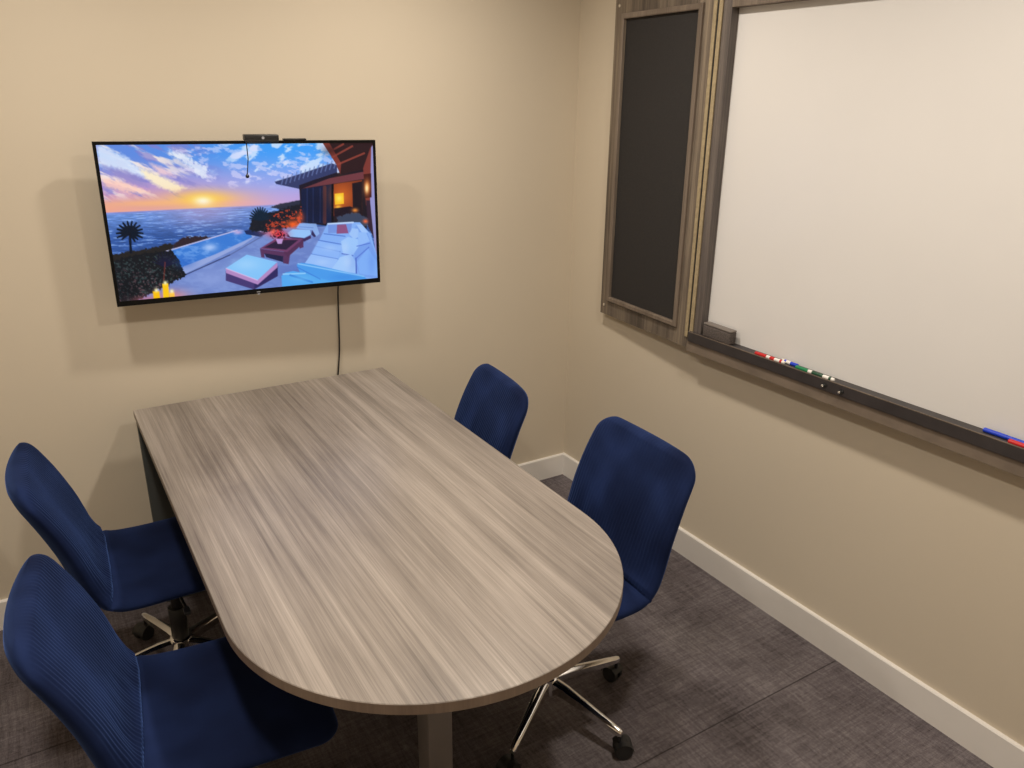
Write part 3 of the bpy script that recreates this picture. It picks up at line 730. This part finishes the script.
# local door frame: d along the door from hinge to free edge, n out of the wall
dv = Vector((fx_-hx, fy_-hy, 0)).normalized(); nv = Vector((-dv.y, dv.x, 0))
if nv.x > 0: nv = -nv
DM = O @ Matrix(((dv.x, nv.x, 0, hx), (dv.y, nv.y, 0, hy), (0, 0, 1, 0), (0, 0, 0, 1)))
ZD0, ZD1 = .893, 2.125
bz0, bz1 = .975, 2.034; bd0, bd1 = .084, DW-.068
bm = bmesh.new()
box(bm, 0, bd0, -.022, 0, ZD0, ZD1, 0, mat=DM); box(bm, bd1, DW, -.022, 0, ZD0, ZD1, 0, mat=DM)
box(bm, bd0, bd1, -.022, 0, ZD0, bz0, 0, mat=DM); box(bm, bd0, bd1, -.022, 0, bz1, ZD1, 0, mat=DM)
bmesh.ops.remove_doubles(bm, verts=bm.verts, dist=1e-5)
door = obj('door', bm, BARN, cab)
bm = bmesh.new(); box(bm, bd0, bd1, -.020, -.003, bz0, bz1, 0, mat=DM); obj('pin_board', bm, FELT, door)
bm = bmesh.new(); t_ = .019; hgt = .011
def pic_frame(bm, a0, a1, z0, z1, t, lo, hi):
    o_ = [(a0-t, z0-t), (a1+t, z0-t), (a1+t, z1+t), (a0-t, z1+t)]; i_ = [(a0, z0), (a1, z0), (a1, z1), (a0, z1)]
    oo = [(a0-t+.003, z0-t+.003), (a1+t-.003, z0-t+.003), (a1+t-.003, z1+t-.003), (a0-t+.003, z1+t-.003)]
    R = []
    for pts_, n_ in ((i_, lo), (i_, hi-.002), ([(p[0]+(q[0]-p[0])*.15, p[1]+(q[1]-p[1])*.15) for p, q in zip(i_, o_)], hi), (oo, hi), (o_, hi-.003), (o_, lo)):
        R.append([bm.verts.new(DM @ Vector((a, n_, z))) for a, z in pts_])
    for A, B in zip(R, R[1:] + R[:1]):
        for k in range(4): bm.faces.new((A[k], A[(k+1) % 4], B[(k+1) % 4], B[k]))
pic_frame(bm, bd0, bd1, bz0, bz1, t_, .0003, hgt); obj('door_moulding', bm, TRIMWOOD, door)
bm = bmesh.new(); box(bm, .001, .017, .0003, .005, .935, ZD1-.02, .0008, mat=DM); obj('hinge_leaf', bm, STRIP, door)
for z in (.932, 2.082):
    b2 = bmesh.new(); lathe(b2, (DW-.024, 0, z), [(.0065, .0002), (.0062, .002), (.003, .0032)], 'Y', 18)
    for v in b2.verts: v.co = DM @ v.co
    obj('screw', b2, SCREWM, door, 50)

# eraser
er = empty('whiteboard_eraser', (-.059, -.986, .9625), 0, 'dark grey felt eraser block standing at the left end of the marker tray', 'eraser')
bm = bmesh.new(); box(bm, -.019, .011, -.067, .067, 0, .041, .003, seg=3); obj('felt_block', bm, ERASM, er, 40)
bm = bmesh.new(); box(bm, -.0195, .0115, -.0675, .0675, .0412, .049, .0035, seg=3); obj('grip', bm, ERASB, er, 40)
er.rotation_euler = (0, 0, -.03)

# markers lying in the tray
def marker(label, x, y0, y1, cap, body, cap_len, capfirst=True, group='markers in the tray', rot=0, print_mat=None, rad=.0062):
    L = y0-y1; s = 1 if capfirst else -1
    m = empty('dry_erase_marker', (x, (y0+y1)/2, .9588+rad), rot, label, 'marker', group)
    ca_, cb_ = L/2, L/2-cap_len
    bm = bmesh.new(); lathe(bm, (0, 0, 0), [(.004, s*ca_), (rad, s*(ca_-.002)), (rad, s*cb_), (rad*.9, s*(cb_-.0004))], 'Y', 20); obj('cap', bm, cap, m, 40)
    bm = bmesh.new(); lathe(bm, (0, 0, 0), [(rad*.9, s*(cb_-.0006)), (rad*.95, s*(cb_-.004)), (rad*.95, -s*(L/2-.008)), (rad*.8, -s*(L/2-.002)), (rad*.5, -s*L/2)], 'Y', 20); bd = obj('barrel', bm, body, m, 40)
    bm = bmesh.new(); lathe(bm, (0, 0, 0), [(rad*.97, -s*(L/2-.010)), (rad*.985, -s*(L/2-.0105)), (rad*.985, -s*(L/2-.018)), (rad*.97, -s*(L/2-.0185))], 'Y', 20); obj('end_band', bm, print_mat or cap, bd, 40)
    if print_mat:
        bm = bmesh.new(); lathe(bm, (0, 0, 0), [(rad*.97, -s*(L/2-.040)), (rad*.99, -s*(L/2-.0405)), (rad*.99, s*(cb_-.016)), (rad*.97, s*(cb_-.0155))], 'Y', 20); obj('printed_band', bm, print_mat, bd, 40)
    return m
marker('red-capped marker with a white and red barrel, first in the tray after the eraser', -.0715, -1.162, -1.284, RED, WHITEP, .048, print_mat=RED, rot=.01)
marker('blue marker with a white barrel, behind the end of the red marker near the eraser', -.058, -1.262, -1.326, BLUE, WHITEP, .028, False, rot=-.03)
marker('green-capped marker with a white and dark green barrel, above the two tray screws', -.0715, -1.328, -1.472, GREEN, WHITEP, .048, print_mat=DGREEN, rot=0)
marker('blue marker at the right end of the tray, by the right edge of the photo', -.054, -1.912, -2.030, BLUE, BLUE, .060, rot=.0)
marker('red marker at the right end of the tray, lying in front of a blue one', -.0715, -1.984, -2.104, RED, RED, .045, rot=.0)
